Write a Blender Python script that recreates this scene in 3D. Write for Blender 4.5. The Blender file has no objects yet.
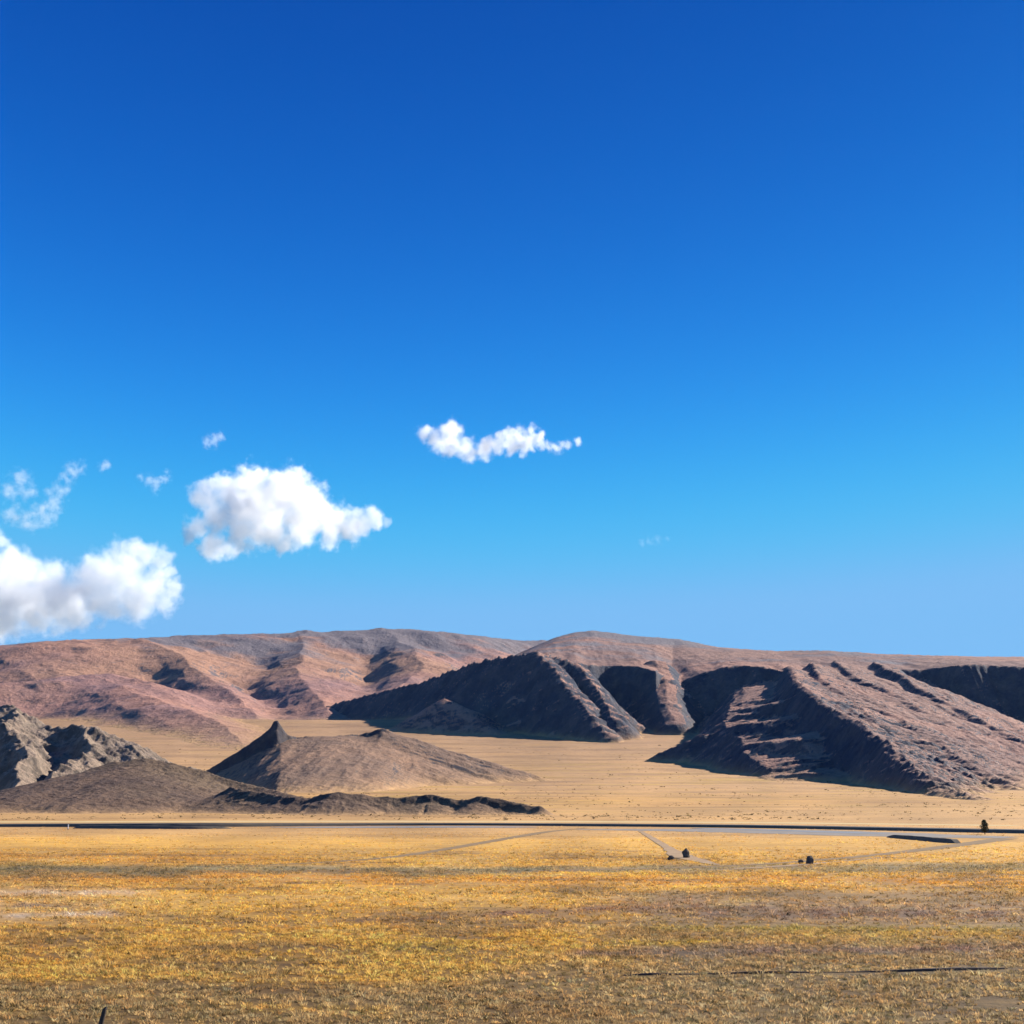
import bpy, math, random
import numpy as np

rad = math.radians
SC = bpy.context.scene
COL = SC.collection
random.seed(5)
RNG = np.random.default_rng(11)

# ------------------------------------------------------------------ camera
F, CAM_H = 1407.0, 7.0
PITCH = math.atan((797 - 512) / F)
CP, SP = math.cos(PITCH), math.sin(PITCH)


def at(px, py, Y):
    """world point that stands at depth Y along a view ray"""
    cx, cy = (px - 512) / F, (512 - py) / F
    dx, dy, dz = cx, CP - cy * SP, SP + cy * CP
    k = Y / dy
    return np.array((dx * k, Y, CAM_H + dz * k))


def on_ground(px, py):
    """point of the level plain (z = 0) on a view ray"""
    cx, cy = (px - 512) / F, (512 - py) / F
    dx, dy, dz = cx, CP - cy * SP, SP + cy * CP
    k = -CAM_H / dz
    return np.array((dx * k, dy * k, 0.0))


cam = bpy.data.cameras.new("camera")
cam.sensor_width = 36
cam.lens = 36 * F / 1024
cam.clip_start, cam.clip_end = 0.5, 60000
cam_o = bpy.data.objects.new("camera", cam)
cam_o.location = (0, 0, CAM_H)
cam_o.rotation_euler = (math.pi / 2 + PITCH, 0, 0)
COL.objects.link(cam_o)
SC.camera = cam_o

# ------------------------------------------------------------------ light
SUN_AZ, SUN_EL = rad(53), rad(29)
EXPO = 1.25
HAZE = 4e-6
SC.view_settings.view_transform = 'Standard'
SC.view_settings.look = 'None'
SC.view_settings.gamma = 1
SC.view_settings.exposure = EXPO

W = bpy.data.worlds.new("World")
SC.world = W
W.use_nodes = True
nt = W.node_tree
bg = nt.nodes["Background"]
bg.inputs[1].default_value = 0.1
sky = nt.nodes.new("ShaderNodeTexSky")
sky.sky_type = 'NISHITA'
sky.sun_disc = False
sky.sun_elevation = SUN_EL
sky.sun_rotation = SUN_AZ
sky.altitude = 1500
sky.dust_density = 0.3
# deepen the sky's blue (a polarised, dry high-altitude sky): a power curve per channel
sep = nt.nodes.new("ShaderNodeSeparateColor")
com = nt.nodes.new("ShaderNodeCombineColor")


def mathn(t, op, a, b=None, clamp=False):
    n = t.nodes.new("ShaderNodeMath")
    n.operation = op
    n.use_clamp = clamp
    for i, v in enumerate((a, b)):
        if v is None:
            continue
        if isinstance(v, (int, float)):
            n.inputs[i].default_value = v
        else:
            t.links.new(v, n.inputs[i])
    return n.outputs[0]


# polarising filter: evens out the brightening of the sky towards the sun
tc = nt.nodes.new("ShaderNodeTexCoord")
dt = nt.nodes.new("ShaderNodeVectorMath")
dt.operation = 'DOT_PRODUCT'
nt.links.new(tc.outputs["Generated"], dt.inputs[0])
dt.inputs[1].default_value = (math.sin(SUN_AZ) * math.cos(SUN_EL), math.cos(SUN_AZ) * math.cos(SUN_EL), math.sin(SUN_EL))
den = mathn(nt, 'ADD', mathn(nt, 'MULTIPLY', mathn(nt, 'MAXIMUM', dt.outputs["Value"], 0.0), .75), .5)
dv = nt.nodes.new("ShaderNodeVectorMath")
dv.operation = 'DIVIDE'
cv = nt.nodes.new("ShaderNodeCombineXYZ")
for k_ in range(3):
    nt.links.new(den, cv.inputs[k_])
nt.links.new(sky.outputs[0], dv.inputs[0])
nt.links.new(cv.outputs[0], dv.inputs[1])
nt.links.new(dv.outputs[0], sep.inputs[0])
for i, (x0, p, y0, top) in enumerate(((.42, 3.8, .25, .20), (.60, 2.25, .93, .50), (.76, 1.5, 1.35, .90))):
    v = mathn(nt, 'MULTIPLY', sep.outputs[i], 0.1 / x0)
    v = mathn(nt, 'POWER', v, p)
    v = mathn(nt, 'MULTIPLY', v, 10 * y0 / 2 ** EXPO)
    sm_ = nt.nodes.new("ShaderNodeMath")
    sm_.operation = 'SMOOTH_MIN'
    nt.links.new(v, sm_.inputs[0])
    sm_.inputs[1].default_value = top * 10 / 2 ** EXPO
    sm_.inputs[2].default_value = (.1, .3, .4)[i] * 10 / 2 ** EXPO
    v = sm_.outputs[0]
    nt.links.new(v, com.inputs[i])
nt.links.new(com.outputs[0], bg.inputs[0])

sun = bpy.data.lights.new("sun", 'SUN')
sun.energy = 4.6
sun.angle = rad(0.5)
sun.color = (1.0, 0.93, 0.82)
sun_o = bpy.data.objects.new("sun", sun)
sun_o.rotation_euler = (math.pi / 2 - SUN_EL, 0, math.pi - SUN_AZ)
COL.objects.link(sun_o)


# ------------------------------------------------------------------ noise
def _grad(ix, iy, seed):
    h = (ix * 374761393 + iy * 668265263 + seed * 974634777) & 0xFFFFFFFF
    h = ((h ^ (h >> 13)) * 1274126177) & 0xFFFFFFFF
    h = (h ^ (h >> 16)) & 0xFFFF
    a = h * (2 * math.pi / 65536)
    return np.cos(a), np.sin(a)


def noise(x, y, seed=0):
    x0, y0 = np.floor(x), np.floor(y)
    fx, fy = x - x0, y - y0
    ix, iy = x0.astype(np.int64), y0.astype(np.int64)
    u = fx * fx * fx * (fx * (fx * 6 - 15) + 10)
    v = fy * fy * fy * (fy * (fy * 6 - 15) + 10)
    r = []
    for j in (0, 1):
        for i in (0, 1):
            gx, gy = _grad(ix + i, iy + j, seed)
            r.append(gx * (fx - i) + gy * (fy - j))
    a = r[0] + u * (r[1] - r[0])
    b = r[2] + u * (r[3] - r[2])
    return 1.5 * (a + v * (b - a))


def fbm(x, y, o=4, seed=0, ridged=False, gain=0.5):
    s, amp, tot = 0, 1.0, 0
    for k in range(o):
        n = noise(x * 2 ** k, y * 2 ** k, seed + k * 17)
        if ridged:
            n = 1 - 2 * np.abs(n)
        s = s + amp * n
        tot += amp
        amp *= gain
    return s / tot


def sstep(a, b, x):
    t = np.clip((x - a) / (b - a), 0, 1)
    return t * t * (3 - 2 * t)


def smax(a, b, k):
    d = np.clip(0.5 + 0.5 * (a - b) / k, 0, 1)
    return b + (a - b) * d + k * d * (1 - d)


# ------------------------------------------------------------------ node helpers
def new_mat(name):
    m = bpy.data.materials.new(name)
    m.use_nodes = True
    t = m.node_tree
    b = t.nodes["Principled BSDF"]
    b.inputs["Roughness"].default_value = 0.9
    b.inputs["Specular IOR Level"].default_value = 0.15
    return m, t, b


def ntex(t, vec, scale, detail=6, rough=0.55, typ='FBM'):
    n = t.nodes.new("ShaderNodeTexNoise")
    n.noise_type = typ
    n.inputs["Scale"].default_value = scale
    n.inputs["Detail"].default_value = detail
    n.inputs["Roughness"].default_value = rough
    if vec is not None:
        t.links.new(vec, n.inputs["Vector"])
    return n.outputs[0]


def ramp(t, fac, stops):
    r = t.nodes.new("ShaderNodeValToRGB")
    e = r.color_ramp.elements
    while len(e) < len(stops):
        e.new(0.5)
    for el, (p, c) in zip(e, stops):
        el.position = p
        el.color = (*c, 1) if len(c) == 3 else c
    t.links.new(fac, r.inputs[0])
    return r.outputs[0]


def mixc(t, fac, a, b, blend='MIX'):
    n = t.nodes.new("ShaderNodeMix")
    n.data_type = 'RGBA'
    n.blend_type = blend
    for sock, v in ((n.inputs[0], fac), (n.inputs[6], a), (n.inputs[7], b)):
        if isinstance(v, (int, float)):
            sock.default_value = v
        elif isinstance(v, tuple):
            sock.default_value = (*v, 1)
        else:
            t.links.new(v, sock)
    return n.outputs[2]


def mapping(t, vec, scale=(1, 1, 1), rot=(0, 0, 0)):
    n = t.nodes.new("ShaderNodeMapping")
    n.inputs["Scale"].default_value = scale
    n.inputs["Rotation"].default_value = rot
    t.links.new(vec, n.inputs[0])
    return n.outputs[0]


def bump(t, b, height, strength, dist):
    n = t.nodes.new("ShaderNodeBump")
    n.inputs["Strength"].default_value = strength
    n.inputs["Distance"].default_value = dist
    t.links.new(height, n.inputs["Height"])
    t.links.new(n.outputs[0], b.inputs["Normal"])


def attr(t, name):
    n = t.nodes.new("ShaderNodeAttribute")
    n.attribute_name = name
    return n.outputs["Color"]


def geo_pos(t):
    return t.nodes.new("ShaderNodeNewGeometry")


# ------------------------------------------------------------------ mesh helpers
def link(name, me, mat, **props):
    o = bpy.data.objects.new(name, me)
    COL.objects.link(o)
    if mat:
        me.materials.append(mat)
    for k, v in props.items():
        o[k] = v
    return o


def np_mesh(name, V, Q, cols=None, smooth=True):
    """V (n,3), Q (m,k) faces all with k corners"""
    me = bpy.data.meshes.new(name)
    V = np.ascontiguousarray(V, dtype=np.float32)
    Q = np.ascontiguousarray(Q, dtype=np.int32)
    me.vertices.add(len(V))
    me.vertices.foreach_set("co", V.ravel())
    k = Q.shape[1]
    me.loops.add(Q.size)
    me.loops.foreach_set("vertex_index", Q.ravel())
    me.polygons.add(len(Q))
    me.polygons.foreach_set("loop_start", np.arange(0, Q.size, k, dtype=np.int32))
    me.polygons.foreach_set("loop_total", np.full(len(Q), k, dtype=np.int32))
    me.polygons.foreach_set("use_smooth", np.full(len(Q), smooth))
    if cols is not None:
        a = me.attributes.new("tint", 'FLOAT_COLOR', 'POINT')
        c = np.ones((len(V), 4), dtype=np.float32)
        c[:, :3] = cols
        a.data.foreach_set("color", c.ravel())
    me.update(calc_edges=True)
    me.validate()
    return me


def grid_faces(nr, nc, wrap=False):
    i = np.arange(nr - 1)[:, None] * nc
    cols = np.arange(nc if wrap else nc - 1)[None, :]
    nxt = (cols + 1) % nc
    return np.stack([i + cols, i + nxt, i + nc + nxt, i + nc + cols], -1).reshape(-1, 4)


# ------------------------------------------------------------------ the plain and its alluvial fan
FLAT = 430.0


def ground_z(x, y):
    r = np.sqrt(x * x + y * y)
    fwd = sstep(0.2, 0.7, y / np.maximum(r, 1e-6))
    d = np.maximum(y, 0)
    s = np.clip((d - FLAT) / 2570, 0, None)
    z = np.where(s < 1.15, 138 * s ** 2.2, 138 * 1.15 ** 2.2 + 0.025 * (d - FLAT - 2570 * 1.15))
    z = z * fwd
    z = z + sstep(500, 1200, r) * (1.0 * fbm(x / 260, y / 260, 3, 3) + 0.35 * fbm(x / 60, y / 60, 2, 4))
    return z


def proj(x, y):
    """approximate picture column / row of a point of the level plain (used as plain coordinates of the land cover)"""
    yy = np.maximum(y, 1.0)
    zc = yy * CP - CAM_H * SP
    u = 512 + F * x / zc
    v = 512 + F * (CAM_H * CP + yy * SP) / zc
    return u, v


GOLD = np.array((.52, .29, .060))
ORANGE = np.array((.52, .25, .050))
TAN = np.array((.455, .265, .098))
BROWN = np.array((.215, .135, .065))
OLIVE = np.array((.20, .155, .065))
YELLOW = np.array((.47, .285, .068))
GREYTAN = np.array((.33, .235, .12))
PALE = np.array((.47, .35, .25))
SAGE = np.array((.20, .17, .10))


# single streaks of the plain: column from / to, row from / to, half thickness, colour, strength
STREAKS = [(90, 270, 913, 921, 2.2, (.21, .125, .05), .9), (330, 480, 921, 918, 3.0, (.22, .12, .05), .9), (480, 720, 915, 904, 3.5, (.22, .115, .07), .9),
           (500, 570, 926, 928, 2.0, (.17, .09, .05), .9), (40, 170, 930, 933, 2.0, (.24, .15, .08), .8), (240, 360, 912, 914, 2.0, (.21, .13, .06), .7),
           (560, 1024, 955, 949, 3.0, (.20, .125, .10), .8), (520, 700, 958, 953, 2.0, (.18, .12, .08), .7), (600, 720, 945, 942, 2.2, (.48, .31, .05), .8),
           (700, 1020, 912, 916, 5.0, (.17, .105, .075), .8), (560, 1024, 893, 899, 2.5, (.23, .15, .07), .8), (380, 470, 945, 950, 7.0, (.34, .27, .075), .6),
           (120, 560, 899, 897, 4.0, (.56, .34, .10), .7), (100, 420, 936, 938, 4.0, (.58, .35, .09), .7), (0, 150, 893, 893, 2.5, (.52, .38, .27), .9),
           (0, 120, 916, 914, 2.5, (.50, .38, .28), .9), (0, 110, 906, 905, 2.5, (.22, .16, .12), .8), (640, 1024, 928, 930, 4.0, (.34, .25, .06), .6),
           (0, 160, 868, 867, 2.2, (.13, .10, .055), .8), (0, 200, 877, 876, 2.5, (.17, .12, .06), .8)]


def cover(x, y):
    """land cover colour of the plain: bands and patches of different grasses and soil"""
    u, v = proj(x, y)
    wob = 5.0 * fbm(u / 90, v / 14, 3, 21) * np.clip((v - 810) / 60, 0, 2.5)
    vv = v + wob
    n1 = fbm(u / 120, v / 16, 4, 31)
    n2 = fbm(u / 30, v / 7, 3, 41)

    def L(a, b, t):
        return a + (b - a) * np.clip(t, 0, 1)[..., None]
    c = np.broadcast_to(TAN, u.shape + (3,)).copy()
    c = L(c, GOLD * 1.04, sstep(830, 844, vv) * (0.85 + 0.4 * n1))
    c = L(c, ORANGE, np.exp(-((vv - 858) / 5.0) ** 2) * sstep(420, 100, u) * .8)
    # greenish grey band across the plain
    band = np.exp(-((vv - (873 - 0.006 * u)) / np.where(u < 350, 6.5, 3.6)) ** 4) * (0.95 - .2 * sstep(500, 800, u))
    c = L(c, SAGE, band * (.95 + .3 * n2))
    lft = sstep(180, 20, u) * np.exp(-((vv - 872) / 14) ** 4)
    c = L(c, OLIVE, lft * (.4 + 1.0 * np.clip(n2, 0, 1)))
    # bright orange stripe
    c = L(c, ORANGE * 1.05, np.exp(-((vv - (881 - 0.004 * np.abs(u - 760) ** 1.0 * np.sign(760 - u) * 1.0)) / 4.0) ** 2) * .95)
    # gold meadow
    mead = sstep(886, 893, vv)
    c = L(c, GOLD * 1.0, mead)
    c = L(c, YELLOW, mead * sstep(0.1, .5, n1) * .6)
    c = L(c, ORANGE * .95, mead * sstep(0.15, .5, fbm(u / 60, v / 20, 3, 51)) * .55)
    # pale gravelly ground on the left
    pal = sstep(190, 90, u) * np.exp(-((vv - 905) / 17) ** 4)
    c = L(c, PALE, pal * (.55 + .7 * n2))
    # brown meadow on the right
    rgt = sstep(560, 690, u + 60 * n1) * sstep(889, 897, vv)
    c = L(c, BROWN * 1.25, rgt * (.85 + .3 * n2))
    c = L(c, OLIVE * 1.15, rgt * sstep(0, .4, fbm(u / 70, v / 12, 3, 61)) * .7)
    c = L(c, YELLOW, rgt * np.exp(-((vv - 937) / 7) ** 2) * (.55 + 1.0 * n2))
    mau = np.array((.25, .165, .12))
    c = L(c, mau, rgt * np.exp(-((vv - 912) / 11) ** 2) * (.5 + 1.0 * n2))
    c = L(c, mau, rgt * np.exp(-((vv - 950) / 5) ** 2) * (.5 + 1.0 * n2))
    # brown streaks in the middle
    c = L(c, BROWN * 1.1, mead * np.exp(-((vv - (917 - .018 * (u - 400))) / 5) ** 2) * sstep(330, 420, u) * sstep(760, 640, u) * (.6 + 1.2 * n2))
    # thinning olive grey tussocks towards the viewer
    near = sstep(940, 1000, vv + 30 * n1 + 12 * sstep(300, 700, u))
    c = L(c, GREYTAN * .9, near * .85)
    c = L(c, OLIVE, near * sstep(.05, .5, n2) * .5)
    pch = sstep(15, 35, u) * sstep(75, 48, u) * sstep(935, 950, v) * sstep(992, 972, v)
    c = L(c, np.array((.52, .27, .06)), pch * .9)
    # thin dark and pale streaks of different growth, drawn out sideways
    st = fbm(u / 130, v / 4.2, 4, 91)
    c = L(c, np.array((.25, .15, .06)), sstep(.08, .4, st) * sstep(838, 860, v) * .8)
    c = L(c, np.array((.50, .33, .13)), sstep(.10, .4, -st) * sstep(838, 860, v) * .6)
    big = fbm(u / 330, v / 34, 3, 97)
    c = L(c, np.array((.27, .165, .07)), sstep(.08, .42, big) * mead * .75)
    c = L(c, np.array((.57, .33, .075)), sstep(.05, .4, -big) * mead * sstep(700, 500, u) * .7)
    for u0, u1, v0, v1, th, col_, k_ in STREAKS:
        vm = v0 + (v1 - v0) * np.clip((u - u0) / (u1 - u0), 0, 1) + 3 * fbm(u / 50, u * 0 + v0, 3, int(u0))
        c = L(c, np.array(col_), k_ * np.exp(-((v - vm) / th) ** 2) * sstep(u0 - 15, u0 + 25, u) * sstep(u1 + 15, u1 - 25, u) * (.75 + .9 * n2))
    # the far fan: pinkish tan, streaked
    far = sstep(1.0, 1.6, y / 600)
    streak = fbm(u / 200, np.log(np.maximum(y, 1)) * 22, 4, 71)
    fan = np.array((.445, .262, .112))
    c = L(c, fan, far)
    c = L(c, np.array((.47, .255, .062)), far * sstep(1.0, .3, (y - 600) / 900) * (.7 + .6 * streak))
    c = L(c, np.array((.30, .175, .085)), sstep(1.0, 2.0, y / 500) * sstep(-.05, .45, streak) * .75)
    c = L(c, np.array((.42, .265, .06)), sstep(1.0, 1.5, y / 500) * sstep(.1, .4, fbm(u / 160, np.log(np.maximum(y, 1)) * 34, 3, 77)) * .6)
    c = L(c, np.array((.36, .215, .115)), sstep(1700, 3000, y) * .8)
    c = c * (1 + .38 * n1[..., None] * (v < 900)[..., None])
    return np.clip(c, .02, .9)


def make_ground():
    a_in = np.arange(-0.46, 0.46001, 0.0009)
    a_out = np.arange(0.46 + 0.02, 2 * math.pi - 0.46 - 0.005, 0.03)
    ang = np.concatenate([a_in, a_out])
    r = [2.0, 8, 16, 24]
    while r[-1] < 8600:
        r.append(r[-1] * (1.0085 if r[-1] < 900 else 1.014))
    r = np.array(r)
    A, R = np.meshgrid(ang, r)
    X, Y = R * np.sin(A), R * np.cos(A)
    Z = ground_z(X, Y)
    c = cover(X, Y)
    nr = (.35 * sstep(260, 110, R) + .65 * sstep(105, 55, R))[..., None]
    c = c * (1 - nr * np.array((.62, .66, .76)))      # darker soil between the tussocks towards the viewer
    back = (Y < 20)
    c[back] = GREYTAN * .45
    V = np.stack([X, Y, Z], -1).reshape(-1, 3)
    Q = grid_faces(len(r), len(ang), wrap=True)[:, ::-1]
    c = c.reshape(-1, 3)
    V = np.vstack([V, [[0, 0, 0]]])
    c = np.vstack([c, [GREYTAN * .45]])
    me = np_mesh("ground", V, Q, c)
    m, t, b = new_mat("dry_steppe_soil")
    g = geo_pos(t)
    P = g.outputs["Position"]
    col = attr(t, "tint")
    f = ntex(t, P, 1.4, 6, .65)
    f2 = ntex(t, mapping(t, P, (.09, .28, .1)), 1, 7, .6)
    f3 = ntex(t, mapping(t, P, (.006, .016, .01)), 1, 6, .6)
    col = mixc(t, .75, col, ramp(t, f, ((.25, (.45, .42, .40)), (.55, (1, 1, 1)), (.8, (1.25, 1.2, 1.1)))), 'MULTIPLY')
    col = mixc(t, .8, col, ramp(t, f2, ((.3, (.60, .56, .55)), (.52, (1, 1, 1)), (.75, (1.2, 1.15, 1.05)))), 'MULTIPLY')
    col = mixc(t, .9, col, ramp(t, f3, ((.32, (.66, .63, .64)), (.50, (1, 1, 1)), (.68, (1.16, 1.1, .98)))), 'MULTIPLY')
    t.links.new(col, b.inputs["Base Color"])
    bump(t, b, f, .8, .15)
    link("ground", me, m, kind="structure", label="dry golden steppe plain rising gently to the foot of the mountains")


make_ground()


# ------------------------------------------------------------------ mountains and hills
def drop(dist, prof, sc):
    out = 0
    start = 0
    for s, w in prof[:-1]:
        ww = w * sc
        out = out + s * np.clip(dist - start, 0, ww)
        start = start + ww
    return out + prof[-1][0] * np.clip(dist - start, 0, None)


def ridge(X, Y, pts, left, right, ribs=None, seed=0, warp=0.0, wlen=120.0, reach=None, jag=0.0):
    if reach:
        P = np.array([at(*q[:3]) for q in pts])
        k = (X > P[:, 0].min() - reach) & (X < P[:, 0].max() + reach) & (Y > P[:, 1].min() - reach) & (Y < P[:, 1].max() + reach)
        out = np.full(X.shape, -1e4)
        out[k] = ridge_full(X[k], Y[k], pts, left, right, ribs, seed, warp, wlen, jag)
        return out
    return ridge_full(X, Y, pts, left, right, ribs, seed, warp, wlen, jag)


def ridge_full(X, Y, pts, left, right, ribs=None, seed=0, warp=0.0, wlen=120.0, jag=0.0):
    """height field of one ridge: crest points (px, py, depth[, width scale]); left / right = lists of (slope, width)
    going away from the crest, the last width open"""
    P = []
    for q in pts:
        p = at(*q[:3])
        P.append((p[0], p[1], p[2], q[3] if len(q) > 3 else 1.0))
    P = np.array(P)
    best = np.full(X.shape, -1e9)
    arc = 0.0
    wn = warp * fbm(X / wlen, Y / wlen, 3, seed + 5) if warp else 0
    for a, b in zip(P[:-1], P[1:]):
        dx, dy = b[0] - a[0], b[1] - a[1]
        L2 = dx * dx + dy * dy
        Ln = math.sqrt(L2)
        t = np.clip(((X - a[0]) * dx + (Y - a[1]) * dy) / L2, 0, 1)
        ex, ey = X - a[0] - t * dx, Y - a[1] - t * dy
        dist = np.sqrt(ex * ex + ey * ey) + 1e-6
        s = np.clip((dx * ey - dy * ex) / Ln / dist, -1, 1)        # +1 left of the crest
        zc = a[2] + t * (b[2] - a[2])
        sc = a[3] + t * (b[3] - a[3])
        if jag:
            zc = zc + jag * fbm((arc + t * Ln) / (jag * 4.5), t * 0 + seed, 4, seed + 3, True)
        w = 0.5 + 0.5 * s
        de = np.maximum(dist + wn * np.clip(dist / 60, 0, 1), 0)
        if ribs:
            amp, lam = ribs
            rr = fbm((arc + t * Ln) / lam + 3.3 * seed, dist / (6 * lam), 3, seed + 40, True, .55)
            zc = zc - amp * (0.5 - 0.5 * rr) * np.clip(dist / (1.2 * lam), 0, 1)
        h = zc - (w * drop(de, left, sc) + (1 - w) * drop(de, right, sc))
        best = np.maximum(best, h)
        arc += Ln
    return best


def rock_mat(name, gentle, gentle2, steep, steep2, scale=1.0, lo=.80, hi=.90, soil=None, toe=(.42, .25, .115), cap=None, rocky=.55):
    """soil and dry turf on the gentle slopes, bare rock where it is too steep to hold soil, its dark colour also deepening the shade"""
    m, t, b = new_mat(name)
    g = geo_pos(t)
    P = g.outputs["Position"]
    sepn = t.nodes.new("ShaderNodeSeparateXYZ")
    t.links.new(g.outputs["True Normal"], sepn.inputs[0])
    n1 = ntex(t, P, .0035 * scale, 8, .6)
    n2 = ntex(t, P, .022 * scale, 8, .65)
    n3 = ntex(t, P, .11 * scale, 5, .65)
    gentle_c = mixc(t, ramp(t, n1, ((.40, (0, 0, 0)), (.62, (1, 1, 1)))), gentle, gentle2)
    if soil:
        n4 = ntex(t, P, .0016 * scale, 4, .5)
        gentle_c = mixc(t, ramp(t, n4, ((.45, (0, 0, 0)), (.60, (1, 1, 1)))), gentle_c, soil)
    gentle_c = mixc(t, .8, gentle_c, ramp(t, n2, ((.3, (.62, .60, .62)), (.52, (1, 1, 1)), (.74, (1.22, 1.18, 1.12)))), 'MULTIPLY')
    if cap:
        pz = t.nodes.new("ShaderNodeSeparateXYZ")
        t.links.new(P, pz.inputs[0])
        hz = mathn(t, 'ADD', mathn(t, 'MULTIPLY', pz.outputs[2], 1 / cap[1]), mathn(t, 'MULTIPLY', mathn(t, 'SUBTRACT', n1, .5), 1.6))
        gentle_c = mixc(t, ramp(t, hz, ((.82, (0, 0, 0)), (1.05, (1, 1, 1)))), gentle_c, cap[0])
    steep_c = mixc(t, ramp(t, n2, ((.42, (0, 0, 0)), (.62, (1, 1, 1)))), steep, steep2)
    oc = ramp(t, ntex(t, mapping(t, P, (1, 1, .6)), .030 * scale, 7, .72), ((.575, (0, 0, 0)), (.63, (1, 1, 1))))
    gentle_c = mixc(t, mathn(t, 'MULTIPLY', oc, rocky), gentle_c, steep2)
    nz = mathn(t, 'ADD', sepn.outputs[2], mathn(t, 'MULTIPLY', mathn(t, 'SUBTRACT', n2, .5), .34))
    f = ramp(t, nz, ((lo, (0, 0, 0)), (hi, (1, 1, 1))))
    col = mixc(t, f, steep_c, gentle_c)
    col = mixc(t, attr(t, "tint"), col, toe)
    col = mixc(t, .6, col, ramp(t, n3, ((.3, (.60, .60, .62)), (.55, (1, 1, 1)), (.8, (1.2, 1.18, 1.15)))), 'MULTIPLY')
    t.links.new(col, b.inputs["Base Color"])
    bump(t, b, mathn(t, 'ADD', n2, mathn(t, 'MULTIPLY', n3, .5)), .8, 9 / scale)
    return m


def terrain(name, field, t_rng, y_rng, ratio, mat, label, t_step=.0008, sink=1.5, k=6.0, detail=(4, 25), seed=0, bend=(0, 100), foot=8.0):
    t0, t1 = t_rng
    ts = []
    v = t0
    while v < t1:
        ts.append(v)
        v += t_step if -.42 < v < .42 else .004
    ys = [y_rng[0]]
    while ys[-1] < y_rng[1]:
        ys.append(ys[-1] * ratio)
    T, Y = np.meshgrid(np.array(ts), np.array(ys))
    X = T * Y
    Xw, Yw = X, Y
    if bend[0]:
        Xw = X + bend[0] * fbm(X / bend[1], Y / bend[1], 4, seed + 61)
        Yw = Y + bend[0] * fbm(X / bend[1], Y / bend[1], 4, seed + 67)
    Z = field(Xw, Yw)
    G = ground_z(X, Y)
    amp, lam = detail
    rel = np.clip((Z - G) / (amp * 4), 0, 1)
    Z = Z + amp * rel * fbm(X / lam, Y / lam, 5, seed + 90, True, .55)
    Z = smax(Z, G - sink, k)
    keep = (Z > G - sink + .02)
    V = np.stack([X, Y, Z], -1).reshape(-1, 3)
    Q = grid_faces(len(ys), len(ts))
    kq = keep.reshape(-1)[Q].any(1)
    Q = Q[kq]
    used = np.unique(Q)
    remap = np.full(len(V), -1)
    remap[used] = np.arange(len(used))
    rel = ((Z - G) / foot).reshape(-1)[used] + .9 * fbm(X / (foot * 4), Y / (foot * 4), 4, seed + 7).reshape(-1)[used]
    wf = np.exp(-np.clip(rel, 0, 12))
    me = np_mesh(name, V[used], remap[Q], np.stack([wf, wf, wf], -1))
    return link(name, me, mat, kind="structure", label=label)


# --- far range on the left: broad smooth brown-mauve slopes
def far_field(X, Y):
    h = ridge(X, Y, [(-700, 655, 5200), (-250, 652, 5200), (0, 646, 5000), (60, 641, 5000), (130, 640, 5200), (190, 637, 5600),
                     (250, 635, 5800), (340, 631, 6000), (400, 629, 6200), (450, 634, 6600), (520, 641, 7000), (640, 640, 7400)],
              [(.4, 0)], [(.14, 300), (.36, 900), (.26, 0)], ribs=(70, 420), seed=1, warp=80, wlen=500)
    h = smax(h, ridge(X, Y, [(150, 641, 5100), (182, 655, 4800), (215, 682, 4250), (240, 705, 3900), (252, 719, 3600)],
                      [(.30, 80), (.50, 0)], [(.24, 60), (.46, 0)], ribs=(40, 160), seed=2, warp=40, wlen=200), 25)
    h = smax(h, ridge(X, Y, [(40, 668, 4600), (90, 682, 4000), (130, 692, 3700), (175, 705, 3400), (215, 726, 3000), (248, 748, 2600)],
                      [(.2, 120), (.42, 0)], [(.20, 80), (.42, 0)], ribs=(30, 200), seed=3, warp=40, wlen=250), 25)
    h = smax(h, ridge(X, Y, [(-400, 690, 4000), (-100, 690, 3900), (0, 684, 3900), (50, 678, 4000), (105, 674, 4100), (150, 684, 3900)],
                      [(.3, 0)], [(.16, 150), (.36, 0)], ribs=(30, 240), seed=4, warp=40, wlen=250), 30)
    h = smax(h, ridge(X, Y, [(380, 630, 6100), (418, 648, 5400), (428, 664, 4900), (405, 688, 4300), (360, 706, 3850)],
                      [(.2, 100), (.45, 0)], [(.26, 80), (.46, 0)], ribs=(45, 240), seed=6, warp=50, wlen=300), 30)
    h = smax(h, ridge(X, Y, [(300, 633, 5900), (300, 660, 5000), (310, 690, 4200), (318, 712, 3700)],
                      [(.2, 160), (.4, 0)], [(.28, 80), (.47, 0)], ribs=(45, 260), seed=7, warp=50, wlen=300), 40)
    return h


m_far = rock_mat("mauve_brown_slopes", (.36, .185, .135), (.255, .145, .135), (.085, .075, .09), (.17, .12, .11), .8, .80, .88,
                 soil=(.34, .185, .12), cap=((.155, .130, .140), 640))
terrain("mountains", far_field, (-.62, .62), (2300, 8200), 1.0035, m_far,
        "broad smooth mauve brown mountain range along the skyline", sink=2, k=25, detail=(7, 150), seed=100, bend=(70, 700), foot=9)


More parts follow.
